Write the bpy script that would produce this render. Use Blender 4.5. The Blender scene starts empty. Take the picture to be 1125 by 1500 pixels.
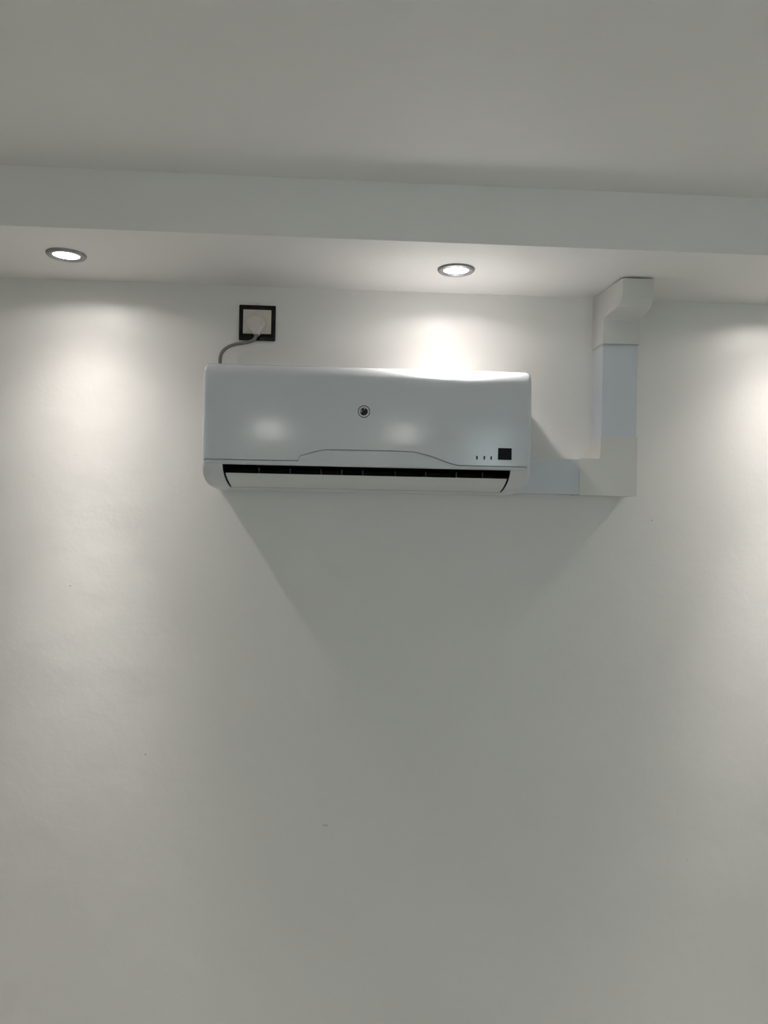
import bpy, bmesh, math
from mathutils import Matrix, Vector, noise

# ------------------------------------------------------------------ camera, world, exposure
sc = bpy.context.scene
COL = sc.collection
ZC = 1.60                                   # camera height above the floor
SOF = ZC + 0.6045                           # underside of the soffit
CEI = SOF + 0.1284                          # main ceiling
SW = 0.375                                  # soffit depth
XL, XR, YB = -1.35, 1.85, -5.30             # room extents (AC wall is y = 0)

cd = bpy.data.cameras.new('camera')
cd.sensor_fit = 'HORIZONTAL'; cd.sensor_width = 36.0
cd.lens = 36.0 * 1127.0 / 1125.0
cd.clip_start = 0.02
cam = bpy.data.objects.new('camera', cd); COL.objects.link(cam)
R = math.radians
cam.matrix_world = (Matrix.Translation((0, -2.05, ZC)) @ Matrix.Rotation(R(-3.18), 4, 'Z')
                    @ Matrix.Rotation(R(90.376), 4, 'X') @ Matrix.Rotation(R(1.088), 4, 'Z'))
sc.camera = cam

w = bpy.data.worlds.new('sky'); sc.world = w; w.use_nodes = True
w.node_tree.nodes['Background'].inputs[0].default_value = (0.74, 0.93, 0.97, 1)
w.node_tree.nodes['Background'].inputs[1].default_value = 5.3

vs = sc.view_settings
vs.view_transform = 'Standard'; vs.look = 'None'; vs.gamma = 1.0; vs.use_curve_mapping = False
vs.exposure = 0.10

LAMP_POWER = 0.57                          # scale on the photometric table below
LAMP_COLOR = (1.0, 0.93, 0.885)

# photometric distribution of one LED downlight: (angle from straight down, candela)
IES = [(0, 1050), (5, 1400), (7.5, 1620), (10, 1500), (15, 920), (20, 490), (25, 318), (30, 222), (35, 158), (41, 105),
       (50, 52), (60, 27), (68, 20), (74, 13), (78, 6), (81, 0.5), (84, 0), (90, 0)]
txt = bpy.data.texts.new('downlight_photometry')
txt.from_string('IESNA:LM-63-1995\n[TEST] downlight\nTILT=NONE\n1 1000 1.0 %d 1 1 2 0.06 0.06 0\n1 1 10\n%s\n0\n%s\n'
                % (len(IES), ' '.join(str(a) for a, c in IES), ' '.join(str(c) for a, c in IES)))

# ------------------------------------------------------------------ materials
def mat(name, col, rough=0.5, metal=0.0, emit=None, estr=0.0, bump=None, var=0.0, coat=0.0, spec=0.5):
    m = bpy.data.materials.new(name); m.use_nodes = True
    nt = m.node_tree; b = nt.nodes['Principled BSDF']
    b.inputs['Roughness'].default_value = rough
    b.inputs['Metallic'].default_value = metal
    b.inputs['Specular IOR Level'].default_value = spec
    b.inputs['Coat Weight'].default_value = coat
    tc = nt.nodes.new('ShaderNodeTexCoord')
    nz = nt.nodes.new('ShaderNodeTexNoise'); nz.inputs['Scale'].default_value = 7.0; nz.inputs['Detail'].default_value = 4
    nt.links.new(tc.outputs['Object'], nz.inputs['Vector'])
    mr = nt.nodes.new('ShaderNodeMapRange')
    mr.inputs['To Min'].default_value = 1 - var; mr.inputs['To Max'].default_value = 1 + var
    nt.links.new(nz.outputs['Fac'], mr.inputs['Value'])
    hs = nt.nodes.new('ShaderNodeHueSaturation'); hs.inputs['Color'].default_value = (*col, 1)
    nt.links.new(mr.outputs['Result'], hs.inputs['Value'])
    nt.links.new(hs.outputs['Color'], b.inputs['Base Color'])
    if emit:
        b.inputs['Emission Color'].default_value = (*emit, 1); b.inputs['Emission Strength'].default_value = estr
    if bump:                                # list of (noise scale, height in metres)
        prev = None
        for s, h in bump:
            n2 = nt.nodes.new('ShaderNodeTexNoise'); n2.inputs['Scale'].default_value = s; n2.inputs['Detail'].default_value = 2.5
            nt.links.new(tc.outputs['Object'], n2.inputs['Vector'])
            bn = nt.nodes.new('ShaderNodeBump'); bn.inputs['Strength'].default_value = 1.0; bn.inputs['Distance'].default_value = h
            nt.links.new(n2.outputs['Fac'], bn.inputs['Height'])
            if prev: nt.links.new(prev.outputs['Normal'], bn.inputs['Normal'])
            prev = bn
        nt.links.new(prev.outputs['Normal'], b.inputs['Normal'])
    return m

PLASTER = [(3.0, 0.006), (22.0, 0.0010), (120.0, 0.00016)]
M = {}
M['wall'] = mat('painted_plaster_wall', (0.85, 0.84, 0.815), 0.42, bump=PLASTER, var=0.012)
M['soffit'] = mat('painted_soffit', (0.92, 0.905, 0.885), 0.55, bump=[(4.0, 0.004), (60, 0.0003)], var=0.012)
M['ceiling'] = mat('painted_ceiling', (0.92, 0.905, 0.885), 0.6, bump=[(3.0, 0.006), (60, 0.0003)], var=0.015)
M['floor'] = mat('pale_floor', (0.66, 0.68, 0.65), 0.4, bump=[(30, 0.0003)], var=0.05)
M['shell'] = mat('white_gloss_plastic', (0.735, 0.775, 0.815), 0.11, var=0.004)
M['chassis'] = mat('white_satin_plastic', (0.72, 0.74, 0.75), 0.3, var=0.004)
M['filter'] = mat('pale_filter_mesh', (0.26, 0.265, 0.265), 0.8)
M['flap'] = mat('white_flap_plastic', (0.72, 0.725, 0.71), 0.32, var=0.004)
M['dark'] = mat('dark_outlet_plastic', (0.012, 0.014, 0.017), 0.45)
M['vane'] = mat('dark_vane_plastic', (0.045, 0.048, 0.052), 0.4)
M['vane2'] = mat('grey_divider_plastic', (0.16, 0.165, 0.165), 0.4)
M['black'] = mat('black_gloss_plastic', (0.005, 0.0055, 0.007), 0.2, spec=0.22)
M['display'] = mat('black_display_glass', (0.006, 0.007, 0.008), 0.2, spec=0.10)
M['ink'] = mat('emblem_ink', (0.010, 0.012, 0.013), 0.4, spec=0.2)
M['inkgrey'] = mat('emblem_grey', (0.36, 0.38, 0.38), 0.35)
M['duct'] = mat('bluish_white_pvc', (0.655, 0.695, 0.745), 0.33, var=0.004)
M['elbow'] = mat('cream_white_pvc', (0.71, 0.71, 0.685), 0.36, var=0.004)
M['ivory'] = mat('ivory_plastic', (0.72, 0.69, 0.60), 0.35, var=0.004)
M['plug'] = mat('plug_plastic', (0.70, 0.655, 0.61), 0.4, var=0.004)
M['cord'] = mat('grey_cable_sheath', (0.20, 0.205, 0.19), 0.5, var=0.02)
M['nickel'] = mat('brushed_nickel', (0.32, 0.315, 0.325), 0.32, metal=1.0)
M['lens'] = mat('lit_lens', (0.9, 0.9, 0.88), 0.3, emit=(1.0, 0.96, 0.90), estr=8.0)
M['opal'] = mat('lit_opal_glass', (0.9, 0.9, 0.88), 0.3, emit=(1.0, 0.97, 0.92), estr=8.0)
M['frame'] = mat('white_window_frame', (0.75, 0.76, 0.76), 0.35)
M['blind'] = mat('blind_fabric', (0.70, 0.71, 0.70), 0.7)
g = bpy.data.materials.new('window_glass'); g.use_nodes = True
g.node_tree.nodes.clear()
_o = g.node_tree.nodes.new('ShaderNodeOutputMaterial'); _m = g.node_tree.nodes.new('ShaderNodeMixShader')
_t = g.node_tree.nodes.new('ShaderNodeBsdfTransparent'); _s = g.node_tree.nodes.new('ShaderNodeBsdfGlossy')
_s.inputs['Roughness'].default_value = 0.02; _m.inputs[0].default_value = 0.06
g.node_tree.links.new(_t.outputs[0], _m.inputs[1]); g.node_tree.links.new(_s.outputs[0], _m.inputs[2])
g.node_tree.links.new(_m.outputs[0], _o.inputs[0]); M['glass'] = g

# small scuffs and specks that sit on the AC wall paint: (x, z, radius, how dark)
def wall_marks(m, marks):
    nt = m.node_tree; b = nt.nodes['Principled BSDF']
    src = b.inputs['Base Color'].links[0].from_socket
    tc = nt.nodes.new('ShaderNodeTexCoord')
    nz = nt.nodes.new('ShaderNodeTexNoise'); nz.inputs['Scale'].default_value = 150
    nt.links.new(tc.outputs['Object'], nz.inputs['Vector'])
    mixv = nt.nodes.new('ShaderNodeVectorMath'); mixv.operation = 'MULTIPLY_ADD'
    mixv.inputs[1].default_value = (0.006, 0.006, 0.006)
    nt.links.new(nz.outputs['Color'], mixv.inputs[0]); nt.links.new(tc.outputs['Object'], mixv.inputs[2])
    for x, z, sx, sz, dk in marks:
        sub = nt.nodes.new('ShaderNodeVectorMath'); sub.operation = 'SUBTRACT'
        sub.inputs[1].default_value = (x + 0.003, 0.003, z + 0.003); nt.links.new(mixv.outputs[0], sub.inputs[0])
        mul = nt.nodes.new('ShaderNodeVectorMath'); mul.operation = 'MULTIPLY'
        mul.inputs[1].default_value = (1 / sx, 0, 1 / sz); nt.links.new(sub.outputs[0], mul.inputs[0])
        ln = nt.nodes.new('ShaderNodeVectorMath'); ln.operation = 'LENGTH'; nt.links.new(mul.outputs[0], ln.inputs[0])
        mr = nt.nodes.new('ShaderNodeMapRange'); mr.interpolation_type = 'SMOOTHSTEP'
        mr.inputs['From Min'].default_value = 0.4; mr.inputs['From Max'].default_value = 1.2
        mr.inputs['To Min'].default_value = dk; mr.inputs['To Max'].default_value = 0
        nt.links.new(ln.outputs['Value'], mr.inputs['Value'])
        mx = nt.nodes.new('ShaderNodeMix'); mx.data_type = 'RGBA'
        mx.inputs[7].default_value = (0.12, 0.12, 0.11, 1)
        nt.links.new(mr.outputs['Result'], mx.inputs[0]); nt.links.new(src, mx.inputs[6]); src = mx.outputs[2]
    nt.links.new(src, b.inputs['Base Color'])
wall_marks(M['wall'], [(-0.0253, ZC - 0.8202, 0.009, 0.0035, 0.30), (-0.4997, ZC - 0.6332, 0.0028, 0.0028, 0.55),
                       (-0.7017, ZC - 0.1946, 0.0028, 0.0020, 0.55), (0.8445, ZC + 0.0053, 0.0022, 0.0028, 0.55),
                       (0.9589, ZC - 0.918, 0.0018, 0.0018, 0.4), (-0.2303, ZC + 0.5575, 0.010, 0.0022, 0.25),
                       (-0.8439, ZC + 0.3557, 0.005, 0.0014, 0.15), (-0.6932, ZC + 0.1459, 0.010, 0.0012, 0.12)])

# ------------------------------------------------------------------ helpers
def link(name, me, m, parent=None, sharp=35):
    me.materials.append(M[m])
    for p in me.polygons: p.use_smooth = True
    me.set_sharp_from_angle(angle=R(sharp))
    o = bpy.data.objects.new(name, me); COL.objects.link(o)
    if parent: o.parent = parent
    return o
def from_bm(name, bm, m, parent=None, sharp=35):
    bmesh.ops.recalc_face_normals(bm, faces=bm.faces)
    me = bpy.data.meshes.new(name); bm.to_mesh(me); bm.free()
    return link(name, me, m, parent, sharp)
def add_box(bm, x0, x1, y0, y1, z0, z1):
    vs_ = [bm.verts.new(p) for p in ((x0,y0,z0),(x1,y0,z0),(x1,y1,z0),(x0,y1,z0),(x0,y0,z1),(x1,y0,z1),(x1,y1,z1),(x0,y1,z1))]
    for f in ((0,3,2,1),(4,5,6,7),(0,1,5,4),(1,2,6,5),(2,3,7,6),(3,0,4,7)): bm.faces.new([vs_[i] for i in f])
def bevel(bm, w_, seg=2, ang=30):
    es = [e for e in bm.edges if len(e.link_faces) == 2 and e.calc_face_angle(0) > R(ang)]
    bmesh.ops.bevel(bm, geom=es, offset=w_, segments=seg, profile=0.5, affect='EDGES', clamp_overlap=True)
def add_prism(bm, poly, axis, a, b):
    """closed polygon of 2D points extruded along an axis between a and b"""
    def P(p, t):
        return {'x': (t, p[0], p[1]), 'y': (p[0], t, p[1]), 'z': (p[0], p[1], t)}[axis]
    v0 = [bm.verts.new(P(p, a)) for p in poly]; v1 = [bm.verts.new(P(p, b)) for p in poly]
    bm.faces.new(v0[::-1]); bm.faces.new(v1)
    n = len(poly)
    for i in range(n): bm.faces.new((v0[i], v0[(i+1) % n], v1[(i+1) % n], v1[i]))
def empty(name, loc, label, cat, group=None):
    o = bpy.data.objects.new(name, None); COL.objects.link(o); o.location = loc
    o.empty_display_size = 0.05
    o['label'] = label; o['category'] = cat
    if group: o['group'] = group
    return o
def keep(o, parent):
    """parent without moving: meshes are built in world coordinates"""
    o.parent = parent; o.matrix_parent_inverse = Matrix.Translation(-parent.location); return o
def struct(name, bm, m, label, sharp=35):
    o = from_bm(name, bm, m, None, sharp); o['kind'] = 'structure'; o['label'] = label; return o
def sm(pts, n=8):
    """Catmull-Rom through points"""
    pts = [Vector(p) for p in pts]; q = [2*pts[0]-pts[1]] + pts + [2*pts[-1]-pts[-2]]; out = []
    for i in range(1, len(q)-2):
        for k in range(n):
            t = k/n; a, b, c, d = q[i-1:i+3]
            out.append(0.5*((2*b)+(c-a)*t+(2*a-5*b+4*c-d)*t*t+(3*b-a-3*c+d)*t**3))
    out.append(pts[-1]); return out
def interp(x, tab):
    if x <= tab[0][0]: return tab[0][1]
    for (a, b), (c, d) in zip(tab, tab[1:]):
        if x <= c:
            t = (x-a)/(c-a); t = t*t*(3-2*t) if False else t
            return b+(d-b)*t
    return tab[-1][1]

# ------------------------------------------------------------------ the room
T = 0.12
def slab(name, m, label, *b):
    bm = bmesh.new(); add_box(bm, *b); return struct(name, bm, m, label)
slab('wall_front', 'wall', 'white painted plaster wall carrying the air conditioner', XL-T, XR+T, 0, T, 0, CEI+T)
LY0, LY1, LZ0, LZ1 = -4.20, -3.40, 1.15, 2.05       # unseen window added in the left wall to raise the ambient light
bm = bmesh.new()
for b in ((YB, LY0, 0, CEI+T), (LY1, 0, 0, CEI+T), (LY0, LY1, 0, LZ0), (LY0, LY1, LZ1, CEI+T)):
    add_box(bm, XL-T, XL, b[0], b[1], b[2], b[3])
struct('wall_left', bm, 'wall', 'white painted side wall with an added fill window behind the camera')
slab('wall_right', 'wall', 'white painted side wall', XR, XR+T, YB, 0, 0, CEI+T)
slab('floor', 'floor', 'pale floor', XL-T, XR+T, YB-T, T, -T, 0)
slab('ceiling', 'ceiling', 'white flat main ceiling', XL, XR, YB, 0, CEI, CEI+T)

WX0, WX1, WZ0, WZ1 = 1.12, 1.56, 0.95, 2.17         # window in the opposite wall
bm = bmesh.new()
for b in ((XL-T, WX0, 0, CEI+T), (WX1, XR+T, 0, CEI+T), (WX0, WX1, 0, WZ0), (WX0, WX1, WZ1, CEI+T)):
    add_box(bm, b[0], b[1], YB-T, YB, b[2], b[3])
struct('wall_back', bm, 'wall', 'white painted wall opposite the air conditioner')
bm = bmesh.new()
add_box(bm, XL, XR, -SW, 0, SOF, CEI); bevel(bm, 0.003, 2)
struct('ceiling_soffit', bm, 'soffit', 'white dropped soffit running along the wall above the air conditioner')
bm = bmesh.new()
add_box(bm, XL, XR, YB, YB+SW, SOF, CEI); bevel(bm, 0.003, 2)
struct('ceiling_soffit', bm, 'soffit', 'matching soffit along the opposite wall')

win = bpy.data.objects.new('window_1', None); COL.objects.link(win); win.location = ((WX0+WX1)/2, YB, WZ0)
win['kind'] = 'structure'; win['label'] = 'window with vertical blinds in the opposite wall'
bm = bmesh.new(); f_ = 0.05
for b in ((WX0, WX0+f_, WZ0, WZ1), (WX1-f_, WX1, WZ0, WZ1), (WX0+f_, WX1-f_, WZ0, WZ0+f_), (WX0+f_, WX1-f_, WZ1-f_, WZ1)):
    add_box(bm, b[0], b[1], YB-0.09, YB-0.03, b[2], b[3])
keep(from_bm('window_frame', bm, 'frame'), win)
bm = bmesh.new(); add_box(bm, WX0+f_, WX1-f_, YB-0.064, YB-0.06, WZ0+f_, WZ1-f_); keep(from_bm('pane', bm, 'glass'), win)
wl = bpy.data.objects.new('fill_window', None); COL.objects.link(wl); wl.location = (XL, (LY0+LY1)/2, LZ0)
wl['kind'] = 'structure'; wl['label'] = 'white framed two-pane window added in the left wall for cool fill light'
bm = bmesh.new(); ym = (LY0+LY1)/2
for b in ((LY0, LY0+f_, LZ0, LZ1), (LY1-f_, LY1, LZ0, LZ1), (ym-f_/2, ym+f_/2, LZ0+f_, LZ1-f_), (LY0+f_, LY1-f_, LZ0, LZ0+f_), (LY0+f_, LY1-f_, LZ1-f_, LZ1)):
    add_box(bm, XL-0.09, XL-0.03, b[0], b[1], b[2], b[3])
keep(from_bm('window_frame', bm, 'frame'), wl)
for a_, b_ in ((LY0+f_, ym-f_/2), (ym+f_/2, LY1-f_)):
    bm = bmesh.new(); add_box(bm, XL-0.064, XL-0.06, a_, b_, LZ0+f_, LZ1-f_); keep(from_bm('pane', bm, 'glass'), wl)
sl = None
for i in range(6):
    x = WX0 + 0.07 + i * (WX1-WX0-0.14) / 5
    if sl is None:
        bm = bmesh.new(); add_box(bm, -0.035, 0.035, -0.001, 0.001, 0, WZ1-WZ0-0.04)
        o = from_bm('blind_slat', bm, 'blind'); sl = o.data
    else:
        o = bpy.data.objects.new('blind_slat', sl); COL.objects.link(o)
    o.parent = win; o.location = (x-win.location.x, -0.015, 0.02); o.rotation_euler = (0, 0, R(84))

# ------------------------------------------------------------------ downlights
def lathe(bm, prof, n=48):
    rings = []
    for r, z in prof:
        rings.append([bm.verts.new((r*math.cos(2*math.pi*k/n), r*math.sin(2*math.pi*k/n), z)) for k in range(n)] if r > 1e-6 else [bm.verts.new((0, 0, z))])
    for a, b in zip(rings, rings[1:]):
        for k in range(n):
            k2 = (k+1) % n
            if len(a) == 1: bm.faces.new((a[0], b[k2], b[k]))
            elif len(b) == 1: bm.faces.new((a[k], a[k2], b[0]))
            else: bm.faces.new((a[k], a[k2], b[k2], b[k]))
ld = bpy.data.lights.new('led_source', 'POINT'); ld.shadow_soft_size = 0.012; ld.energy = 1.0; ld.color = LAMP_COLOR
ld.use_nodes = True
nt = ld.node_tree; em = nt.nodes['Emission']
ie = nt.nodes.new('ShaderNodeTexIES'); ie.mode = 'INTERNAL'; ie.ies = txt
ie.inputs['Strength'].default_value = LAMP_POWER
nt.links.new(ie.outputs['Fac'], em.inputs['Strength'])
proto = None
GR = 'recessed downlights in the soffits'
spots = [(-0.658, -0.203, 'round nickel-rimmed downlight lit in the soffit, left of the black socket'),
         (0.267, -0.198, 'round nickel-rimmed downlight lit in the soffit above the air conditioner'),
         (1.192, -0.198, 'round downlight in the soffit beyond the trunking, outside the right edge'),
         (-0.70, YB+0.2, 'round downlight in the opposite soffit, left of its row'),
         (0.24, YB+0.2, 'round downlight in the opposite soffit, middle of its row'),
         (1.18, YB+0.2, 'round downlight in the opposite soffit, right of its row')]
for i, (x, y, lab) in enumerate(spots):
    e = empty('recessed_downlight', (x, y, SOF), lab, 'downlight', GR)
    if proto is None:
        bm = bmesh.new()
        lathe(bm, [(0.0305, 0.0), (0.0305, -0.0035), (0.0325, -0.0055), (0.037, -0.0065), (0.0425, -0.0055), (0.0450, -0.0028), (0.0455, 0.0)])
        a = from_bm('trim_ring', bm, 'nickel', e, 60)
        bm = bmesh.new()
        lathe(bm, [(0.0302, -0.0005), (0.0300, -0.0025), (0.024, -0.0036), (0.012, -0.0043), (0, -0.0045)])
        b = from_bm('lens', bm, 'lens', e, 60)
        proto = (a.data, b.data)
    else:
        for nm, me in zip(('trim_ring', 'lens'), proto):
            o = bpy.data.objects.new(nm, me); COL.objects.link(o); o.parent = e
    lo = bpy.data.objects.new('led_source', ld); COL.objects.link(lo); lo.parent = e; lo.location = (0, 0, -0.022)

# two unseen opal lamps added opposite to put bright reflections on the glossy panel
for x, lab in ((-0.64, 'opal glass dome lamp added on the opposite wall for a panel reflection, farther from the window'), (0.55, 'opal glass dome lamp added on the opposite wall for a panel reflection, beside the blind')):
    e = empty('reflection_lamp', (x, YB, SOF-0.14), lab, 'lamp', 'opal lamps added for the panel reflections')
    bm = bmesh.new(); lathe(bm, [(0, 0), (0.145, 0), (0.150, 0.006), (0.150, 0.020), (0.140, 0.024), (0, 0.024)], 40)
    bmesh.ops.rotate(bm, verts=bm.verts, cent=(0, 0, 0), matrix=Matrix.Rotation(R(-90), 3, 'X')); bmesh.ops.scale(bm, verts=bm.verts, vec=(1, 1, 0.55))
    o = from_bm('base_plate', bm, 'nickel', e, 50)
    bm = bmesh.new(); lathe(bm, [(0.140*math.cos(R(a)), 0.022+0.075*math.sin(R(a))) for a in range(0, 90, 10)] + [(0, 0.097)], 40)
    bmesh.ops.rotate(bm, verts=bm.verts, cent=(0, 0, 0), matrix=Matrix.Rotation(R(-90), 3, 'X')); bmesh.ops.scale(bm, verts=bm.verts, vec=(1, 1, 0.55))
    o = from_bm('opal_dome', bm, 'opal', e, 60)

# ------------------------------------------------------------------ air conditioner
AX, HW = 0.0620, 0.3955                       # centre and half width
A0 = ZC                                       # profile heights below are relative to camera height
ac = empty('air_conditioner', (AX, 0, A0+0.062), 'white wall-mounted split air conditioner with slim open louver below the soffit', 'air conditioner')
# front profile (out from wall, height), bottom to top
PROF = [(0.0, 0.0605), (0.06, 0.0610), (0.110, 0.0625), (0.140, 0.0635), (0.162, 0.0665), (0.178, 0.0725), (0.189, 0.0810), (0.1965, 0.0920),
        (0.2015, 0.1050), (0.2045, 0.1185), (0.2062, 0.1320), (0.2074, 0.150), (0.2083, 0.175), (0.2090, 0.200), (0.2097, 0.225), (0.2103, 0.250),
        (0.2108, 0.275), (0.2111, 0.300), (0.2111, 0.322), (0.2103, 0.3385), (0.2065, 0.3485), (0.1985, 0.3555), (0.1870, 0.3595), (0.165, 0.3610), (0.12, 0.3612), (0.0, 0.3612)]
FRONT = [(z, o) for o, z in PROF[4:23]]
def fo(z): return interp(z, FRONT)            # how far the front stands out at a height
def inset(u, z):                              # ends tuck in at the bottom: a little at the sides, more along the outlet
    t = min(1.0, max(0.0, (0.120 - z) / 0.058)); side = 0.011*t**3 + 0.0016*max(0, (z-0.2)/0.16); slot = 0.015*t**2
    a = abs(u)
    return slot*a/0.87 if a < 0.87 else slot + (side-slot)*(a-0.87)/0.13
def xat(u, z): return AX + u*HW - math.copysign(inset(u, z), u)
def offset_profile(pr, d):
    out = []
    for i, p in enumerate(pr):
        a = Vector(pr[max(i-1, 0)]); b = Vector(pr[min(i+1, len(pr)-1)]); t = (b-a).normalized()
        n = Vector((t.y, -t.x)); q = Vector(p) - n*d
        if i in (0, len(pr)-1): q.x = 0.0
        out.append((q.x, q.y))
    return out
def us_list(extra=()):
    base = [i/20 for i in range(-20, 21)]
    edge = [1-0.0016/HW*k for k in (0.3, 1, 2, 3.5, 5, 7)]
    return sorted(set([round(v, 5) for v in base + edge + [-e for e in edge] + list(extra)]))
RND = 0.011
def rounding(u):
    e = (1-abs(u))*HW
    return 0.0 if e >= RND else RND - math.sqrt(max(0, RND**2-(RND-e)**2))
# chassis: lofted body with the air outlet cut open
UL, UR = (-0.2846-AX)/HW, (0.4080-AX)/HW
us = us_list((round(UL, 5), round(UR, 5)))
us = [u for u in us if u in (round(UL, 5), round(UR, 5)) or (abs(u-UL) > 0.012 and abs(u-UR) > 0.012)]
SZ0, SZ1 = 0.0665, 0.1185                     # outlet from bottom lip to below the seam
bm = bmesh.new(); grid = []
for u in us:
    pa, pb = offset_profile(PROF, 0.0022 + 0.6*rounding(u)), offset_profile(PROF, 0.0075 + rounding(u))
    pr = pa[:10] + pb[10:]
    grid.append([bm.verts.new((xat(u, p0[1]), -p[0], A0+p[1])) for p, p0 in zip(pr, PROF)])
for i in range(len(us)-1):
    for j in range(len(PROF)-1):
        um = (us[i]+us[i+1])/2; zm = (PROF[j][1]+PROF[j+1][1])/2
        if UL < um < UR and SZ0 < zm < 0.1150 and PROF[j][0] > 0.15: continue
        bm.faces.new((grid[i][j], grid[i+1][j], grid[i+1][j+1], grid[i][j+1]))
    bm.faces.new((grid[i][-1], grid[i+1][-1], grid[i+1][0], grid[i][0]))
bm.faces.new(grid[0]); bm.faces.new(grid[-1][::-1])
keep(from_bm('chassis', bm, 'chassis', None, 40), ac)
# outlet cavity: open box behind the opening
bm = bmesh.new()
js = [j for j in range(len(PROF)) if 4 <= j <= 9]
cav = [(PROF[j][0]-0.0024, PROF[j][1]) for j in js]
cav_in = [(0.085, 0.1150), (0.075, 0.078)]
poly = cav + cav_in
L = [bm.verts.new((xat(UL, z), -o, A0+z)) for o, z in poly]; Rr = [bm.verts.new((xat(UR, z), -o, A0+z)) for o, z in poly]
bm.faces.new(L); bm.faces.new(Rr[::-1])
n = len(poly)
for k in range(len(cav)-1, n):
    k2 = (k+1) % n
    bm.faces.new((L[k], L[k2], Rr[k2], Rr[k]))
me = bpy.data.meshes.new('air_outlet'); bm.to_mesh(me); bm.free()
keep(link('air_outlet', me, 'dark'), ac)
# air intake grille on top: dark mesh under slim white bars
bm = bmesh.new(); add_box(bm, -0.29, 0.41, -0.158, -0.035, A0+0.3585, A0+0.3617); gri = keep(from_bm('intake_grille', bm, 'filter'), ac)
gb = None
for k in range(9):
    if gb is None:
        bm = bmesh.new(); add_box(bm, -0.348, 0.348, -0.0010, 0.0010, 0, 0.002); o = from_bm('grille_bar', bm, 'chassis'); gb = o.data
    else:
        o = bpy.data.objects.new('grille_bar', gb); COL.objects.link(o)
    o.parent = gri; o.location = (0.06, -0.042-k*0.0135, A0+0.3617)
# vertical vanes seen in the dark slot
for x in (-0.2005, -0.1258, -0.0509, -0.0002, 0.0507, 0.1299, 0.205, 0.28, 0.345):
    bm = bmesh.new(); t_ = 0.0012
    add_box(bm, x-t_, x+t_, -0.176, -0.10, A0+0.080, A0+0.1135)
    keep(from_bm('divider' if abs(x) < 0.01 else 'vane', bm, 'vane2' if abs(x) < 0.01 else 'vane'), ac)
# louver flap, slightly open at its upper edge
bm = bmesh.new(); FL, FR = (-0.2790-AX)/HW, (0.4025-AX)/HW
fz = [0.0668, 0.0700, 0.0745, 0.0800, 0.0860, 0.0930, 0.0985]
rows_o, rows_i = [], []
nu = 24
for z in fz:
    k = (z-fz[0])/(fz[-1]-fz[0])
    oo = fo(z) - 0.0005 + 0.001*k
    rows_o.append([bm.verts.new((xat(FL+(FR-FL)*i/nu, z), -oo, A0+z)) for i in range(nu+1)])
    rows_i.append([bm.verts.new((xat(FL+(FR-FL)*i/nu, z), -(oo-0.0045), A0+z+0.002*(1-k))) for i in range(nu+1)])
for j in range(len(fz)-1):
    for i in range(nu):
        bm.faces.new((rows_o[j][i], rows_o[j][i+1], rows_o[j+1][i+1], rows_o[j+1][i]))
        bm.faces.new((rows_i[j][i], rows_i[j+1][i], rows_i[j+1][i+1], rows_i[j][i+1]))
    for i in (0, nu): bm.faces.new((rows_o[j][i], rows_o[j+1][i], rows_i[j+1][i], rows_i[j][i]))
for i in range(nu):
    for j in (0, -1): bm.faces.new((rows_o[j][i], rows_o[j][i+1], rows_i[j][i+1], rows_i[j][i]))
keep(from_bm('louver_flap', bm, 'flap', None, 40), ac)
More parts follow.
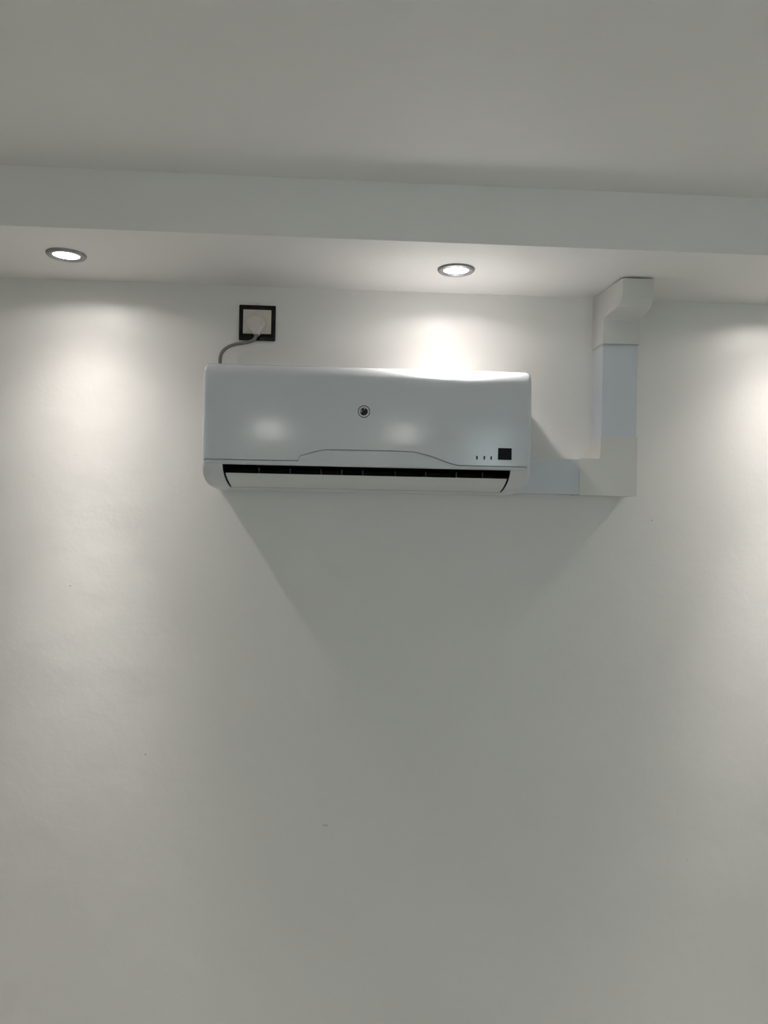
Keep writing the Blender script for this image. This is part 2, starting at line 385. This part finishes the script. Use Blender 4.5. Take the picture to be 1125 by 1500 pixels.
# front panel with the raised arch along its lower edge; trim strip below it
ARCH = sm([(-1, 0.1300, 0), (-0.17, 0.1312, 0), (-0.149, 0.1330, 0), (-0.1004, 0.1441, 0), (-0.055, 0.1562, 0), (-0.030, 0.1592, 0), (0.05, 0.1596, 0),
           (0.1455, 0.1596, 0), (0.175, 0.1575, 0), (0.210, 0.1500, 0), (0.250, 0.1365, 0), (0.275, 0.1305, 0), (0.300, 0.1290, 0), (1, 0.1290, 0)], 6)
ARCH = [(p.x, p.y) for p in ARCH]
def shell(name, lo, hi_i, raise_, rows, m, thick):
    """surface patch following the front profile from lo(x) up, with real thickness"""
    bm = bmesh.new(); uu = sorted(set(us_list() + [round(i/90, 5) for i in range(-72, 73)]))
    top = PROF[hi_i]
    full = [p for p in PROF]
    # arc-length table of the front
    acc = [0.0]
    for a, b in zip(full, full[1:]): acc.append(acc[-1] + math.hypot(b[0]-a[0], b[1]-a[1]))
    z2s = [(p[1], s) for p, s in list(zip(full, acc))[4:24]]
    s2o = [(s, p[0]) for p, s in zip(full, acc)]; s2z = [(s, p[1]) for p, s in zip(full, acc)]
    s_top = acc[hi_i] if callable(hi_i) is False else None
    outer = []
    for u in uu:
        x = xat(u, 0.2); s0 = interp(lo(x), z2s); col = []
        for r_ in range(rows+1):
            s = s0 + (s_top-s0)*r_/rows
            o, z = interp(s, s2o), interp(s, s2z)
            e = 1e-3; tx, tz = interp(s+e, s2o)-interp(s-e, s2o), interp(s+e, s2z)-interp(s-e, s2z)
            l = math.hypot(tx, tz) or 1; nx, nz_ = tz/l, -tx/l
            d = raise_ - rounding(u)
            col.append(((xat(u, z), -(o+nx*d), A0+z+nz_*d), (xat(u, z), -(o+nx*(d-thick)), A0+z+nz_*(d-thick))))
        outer.append(col)
    vo = [[bm.verts.new(c[0]) for c in col] for col in outer]; vi = [[bm.verts.new(c[1]) for c in col] for col in outer]
    N = len(uu)
    for i in range(N-1):
        for j in range(rows):
            bm.faces.new((vo[i][j], vo[i+1][j], vo[i+1][j+1], vo[i][j+1]))
            bm.faces.new((vi[i][j], vi[i][j+1], vi[i+1][j+1], vi[i+1][j]))
        for j in (0, rows): bm.faces.new((vo[i][j], vo[i+1][j], vi[i+1][j], vi[i][j]))
    for i in (0, N-1):
        for j in range(rows): bm.faces.new((vo[i][j], vo[i][j+1], vi[i][j+1], vi[i][j]))
    return keep(from_bm(name, bm, m, None, 40), ac)
panel = shell('front_panel', lambda x: interp(x, ARCH), 22, 0.0014, 40, 'shell', 0.0040)
bm = bmesh.new()
def strip():
    """lower trim strip between the arch and the outlet"""
    uu = [round(-1 + i/90, 5) for i in range(181)]; vo, vi = [], []
    for u in uu:
        x = xat(u, 0.13); z1 = interp(x, ARCH)-0.0022; z0 = 0.1205; a, b = [], []
        for r_ in range(7):
            z = z0+(z1-z0)*r_/6; o = fo(z)-rounding(u)
            a.append(bm.verts.new((xat(u, z), -(o-0.0004), A0+z))); b.append(bm.verts.new((xat(u, z), -(o-0.003), A0+z)))
        vo.append(a); vi.append(b)
    for i in range(180):
        for j in range(6):
            bm.faces.new((vo[i][j], vo[i+1][j], vo[i+1][j+1], vo[i][j+1])); bm.faces.new((vi[i][j], vi[i][j+1], vi[i+1][j+1], vi[i+1][j]))
        for j in (0, 6): bm.faces.new((vo[i][j], vo[i+1][j], vi[i+1][j], vi[i][j]))
    for i in (0, 180):
        for j in range(6): bm.faces.new((vo[i][j], vo[i][j+1], vi[i][j+1], vi[i][j]))
strip(); keep(from_bm('trim_strip', bm, 'shell', None, 40), ac)
# emblem: thin ring, dark disc with light rays cut in its upper left
ex, ez = 0.0497, 0.2513; eo = fo(ez)+0.0012
def plate(name, polys, y0, y1, m, parent, tilt=True):
    bm = bmesh.new()
    for poly in polys: add_prism(bm, [(ex+p[0], A0+ez+p[1]) for p in poly], 'y', -y0, -y1)
    sl_ = (fo(ez+0.02)-fo(ez-0.02))/0.04            # follow the slope of the panel
    for v in bm.verts: v.co.y -= sl_*(v.co.z-A0-ez)
    o = from_bm(name, bm, m); keep(o, ac); 
    if parent:
        o.parent = parent; o.matrix_parent_inverse = Matrix.Identity(4)
    return o
ring = []
for k in range(40):
    a0, a1 = 2*math.pi*k/40, 2*math.pi*(k+1)/40
    r0, r1 = 0.0130, 0.0148
    if k in (39, 0): continue
    ring.append([(r0*math.cos(a0), r0*math.sin(a0)), (r1*math.cos(a0), r1*math.sin(a0)), (r1*math.cos(a1), r1*math.sin(a1)), (r0*math.cos(a1), r0*math.sin(a1))])
emb = plate('emblem', [[(0.0096*math.cos(2*math.pi*k/32)-0.0005, 0.0092*math.sin(2*math.pi*k/32)-0.0002) for k in range(32)]], eo-0.001, eo+0.0004, 'ink', None)
plate('emblem_ring', ring, eo-0.001, eo+0.0004, 'ink', emb)
rays = []
for a, l0, l1, wd in ((178, .0035, .0105, 9), (150, .006, .0105, 8), (118, .0085, .0108, 8), (82, .0042, .0105, 10), (205, .0085, .0105, 8), (20, .0088, .0105, 9)):
    a = R(a); h = R(wd*1.5)
    rays.append([(l0*math.cos(a-h*.6), l0*math.sin(a-h*.6)), (l1*math.cos(a-h), l1*math.sin(a-h)), (l1*math.cos(a+h), l1*math.sin(a+h)), (l0*math.cos(a+h*.6), l0*math.sin(a+h*.6))])
plate('emblem_ray', rays, eo-0.0005, eo+0.0007, 'inkgrey', emb)
plate('emblem_bar', [[(0.0105, 0.0012), (0.0148, 0.0012), (0.0148, 0.0022), (0.0105, 0.0022)], [(0.0105, -0.0022), (0.0148, -0.0022), (0.0148, -0.0012), (0.0105, -0.0012)]],
      eo-0.001, eo+0.0004, 'ink', emb)
# display window and three indicator slots
def on_panel(name, x0, x1, z0, z1, m, h=0.0008, bev=0.0006):
    bm = bmesh.new(); add_box(bm, x0, x1, -(fo((z0+z1)/2)+0.0012+h), -(fo((z0+z1)/2)-0.001), A0+z0, A0+z1)
    bevel(bm, bev, 2); o = from_bm(name, bm, m); return keep(o, ac)
on_panel('display_window', 0.3755, 0.4088, 0.1438, 0.1722, 'display')
for x in (0.3245, 0.3424, 0.3592): on_panel('indicator', x-0.0019, x+0.0019, 0.1432, 0.1525, 'ink', 0.0004, 0.0004)

# ------------------------------------------------------------------ trunking
tr = empty('trunking', (0.62, 0, A0+0.066), 'boxy white plastic pipe trunking from the air conditioner up to the soffit', 'trunking')
bm = bmesh.new(); add_box(bm, 0.4515, 0.632, -0.079, 0, A0+0.0695, A0+0.1600); bevel(bm, 0.0022, 2); keep(from_bm('horizontal_duct', bm, 'duct'), tr)
bm = bmesh.new(); add_box(bm, 0.6735, 0.7660, -0.079, 0, A0+0.200, A0+0.480); bevel(bm, 0.0022, 2); keep(from_bm('vertical_duct', bm, 'duct'), tr)
# corner elbow, L-shaped in the plane of the wall, rounded inside corner
r_ = 0.007; cx, cz = 0.6705-r_, 0.1625+r_
arc = [(cx + r_*math.cos(R(a)), A0+cz + r_*math.sin(R(a))) for a in range(0, -91, -15)]
poly = [(0.6163, A0+0.0670), (0.7685, A0+0.0670), (0.7685, A0+0.2215), (0.6705, A0+0.2215)] + arc + [(0.6163, A0+0.1625)]
bm = bmesh.new(); add_prism(bm, poly, 'y', 0, -0.0825); bevel(bm, 0.0016, 2, 45); keep(from_bm('corner_elbow', bm, 'elbow'), tr)
# upper elbow turning out from the wall onto the soffit, bevelled, narrowing to its open end
EP = [(0.0, 0.6045), (0.193, 0.6010), (0.191, 0.556), (0.172, 0.536), (0.100, 0.5295), (0.089, 0.5230), (0.0855, 0.4626), (0.0, 0.4626)]
bm = bmesh.new()
def ex_(o, s): 
    k = max(0, (o-0.085)/0.108); return (0.6700+0.0115*k) if s < 0 else (0.7690-0.0085*k)
l = [bm.verts.new((ex_(o, -1), -o, A0+z)) for o, z in EP]; r = [bm.verts.new((ex_(o, 1), -o, A0+z)) for o, z in EP]
bm.faces.new(l); bm.faces.new(r[::-1])
for k in range(len(EP)): bm.faces.new((l[k], l[(k+1) % len(EP)], r[(k+1) % len(EP)], r[k]))
bmesh.ops.recalc_face_normals(bm, faces=bm.faces); bevel(bm, 0.0016, 2, 12)
bmesh.ops.recalc_face_normals(bm, faces=bm.faces)
mouth = max((f for f in bm.faces if f.normal.z < -0.9 and f.calc_center_median().z < A0+0.47), key=lambda f: f.calc_area())
bmesh.ops.inset_region(bm, faces=[mouth], thickness=0.0012)
for v in mouth.verts: v.co.z += 0.012
keep(from_bm('soffit_elbow', bm, 'elbow', None, 25), tr)

# ------------------------------------------------------------------ wall socket
sk = empty('wall_socket', (-0.2310, 0, A0+0.459), 'square black-framed power socket on the wall above the air conditioner', 'socket')
fx0, fx1, fz0, fz1 = -0.2785, -0.1830, 0.4596, 0.5525
bm = bmesh.new()
ix0, ix1, iz0, iz1 = -0.2680, -0.1940, 0.4765, 0.5400
ov = [(fx0, fz0), (fx1, fz0), (fx1, fz1), (fx0, fz1)]; iv = [(ix0, iz0), (ix1, iz0), (ix1, iz1), (ix0, iz1)]
def ringv(pts, y): return [bm.verts.new((p[0], y, A0+p[1])) for p in pts]
a = ringv(ov, 0); b = ringv(ov, -0.009); c = ringv(iv, -0.009); d = ringv(iv, 0)
for q0, q1 in ((a, b), (b, c), (c, d), (d, a)):
    for k in range(4): bm.faces.new((q0[k], q0[(k+1) % 4], q1[(k+1) % 4], q1[k]))
bmesh.ops.recalc_face_normals(bm, faces=bm.faces); bevel(bm, 0.0022, 3)
keep(from_bm('frame', bm, 'black'), sk)
bm = bmesh.new(); add_box(bm, ix0+0.0004, ix1-0.0004, -0.0105, 0, A0+iz0+0.0004, A0+iz1-0.0004); bevel(bm, 0.0012, 2)
ins = keep(from_bm('insert_plate', bm, 'ivory'), sk)
bm = bmesh.new(); add_box(bm, ix0+0.004, ix1-0.004, -0.0118, -0.0095, A0+iz0+0.0045, A0+iz1-0.003); bevel(bm, 0.0008, 2)
o = from_bm('cover_plate', bm, 'ivory'); o.parent = ins

# ------------------------------------------------------------------ plug and cord
pc = empty('power_cord', (-0.2315, -0.012, A0+0.496), 'grey power cord with ivory plug in the black socket, running behind the air conditioner', 'power cord')
def tear(s, dz=0.0):
    px, pz, rr = -0.2305, 0.5010, 0.0240*s
    pts = []
    for a in range(-35, 216, 10): pts.append((px + rr*math.cos(R(a)), A0+pz+dz + rr*math.sin(R(a))*0.92))
    pts += [(px-0.0085*s, A0+0.4735+dz), (px-0.0060*s, A0+0.4700+dz), (px+0.0060*s, A0+0.4700+dz), (px+0.0085*s, A0+0.4735+dz)]
    return pts
bm = bmesh.new(); lv = []
for s, y in ((0.92, -0.0118), (1.0, -0.016), (1.0, -0.034), (0.96, -0.038), (0.84, -0.041), (0.5, -0.042)):
    lv.append([bm.verts.new((p[0], y, p[1])) for p in tear(s)])
n = len(lv[0])
for a, b in zip(lv, lv[1:]):
    for k in range(n): bm.faces.new((a[k], a[(k+1) % n], b[(k+1) % n], b[k]))
bm.faces.new(lv[0]); bm.faces.new(lv[-1][::-1])
keep(from_bm('plug', bm, 'plug', None, 50), pc)
def tube(name, pts, rad, m, parent, n=12):
    pts = sm(pts, 8); bm = bmesh.new(); rings = []; up = Vector((0, 1, 0))
    for i, p in enumerate(pts):
        t = (pts[min(i+1, len(pts)-1)]-pts[max(i-1, 0)]).normalized()
        s = t.cross(up).normalized(); q = s.cross(t).normalized()
        rings.append([bm.verts.new(p + rad*(math.cos(2*math.pi*k/n)*s + math.sin(2*math.pi*k/n)*q)) for k in range(n)])
    for a, b in zip(rings, rings[1:]):
        for k in range(n): bm.faces.new((a[k], a[(k+1) % n], b[(k+1) % n], b[k]))
    bm.faces.new(rings[0]); bm.faces.new(rings[-1][::-1])
    return keep(from_bm(name, bm, m, None, 60), parent)
tube('cable', [(-0.2305, -0.026, A0+0.476), (-0.2300, -0.027, A0+0.469), (-0.2360, -0.027, A0+0.4575), (-0.2480, -0.026, A0+0.4515), (-0.2640, -0.024, A0+0.4480), (-0.2840, -0.022, A0+0.4445),
               (-0.3030, -0.022, A0+0.4370), (-0.3165, -0.023, A0+0.4250), (-0.3225, -0.024, A0+0.4090), (-0.3225, -0.025, A0+0.3900), (-0.3190, -0.025, A0+0.3600)], 0.0045, 'cord', pc)
tube('strain_relief', [(-0.2305, -0.026, A0+0.474), (-0.2303, -0.0265, A0+0.470), (-0.2312, -0.027, A0+0.4665)], 0.0058, 'cord', pc)
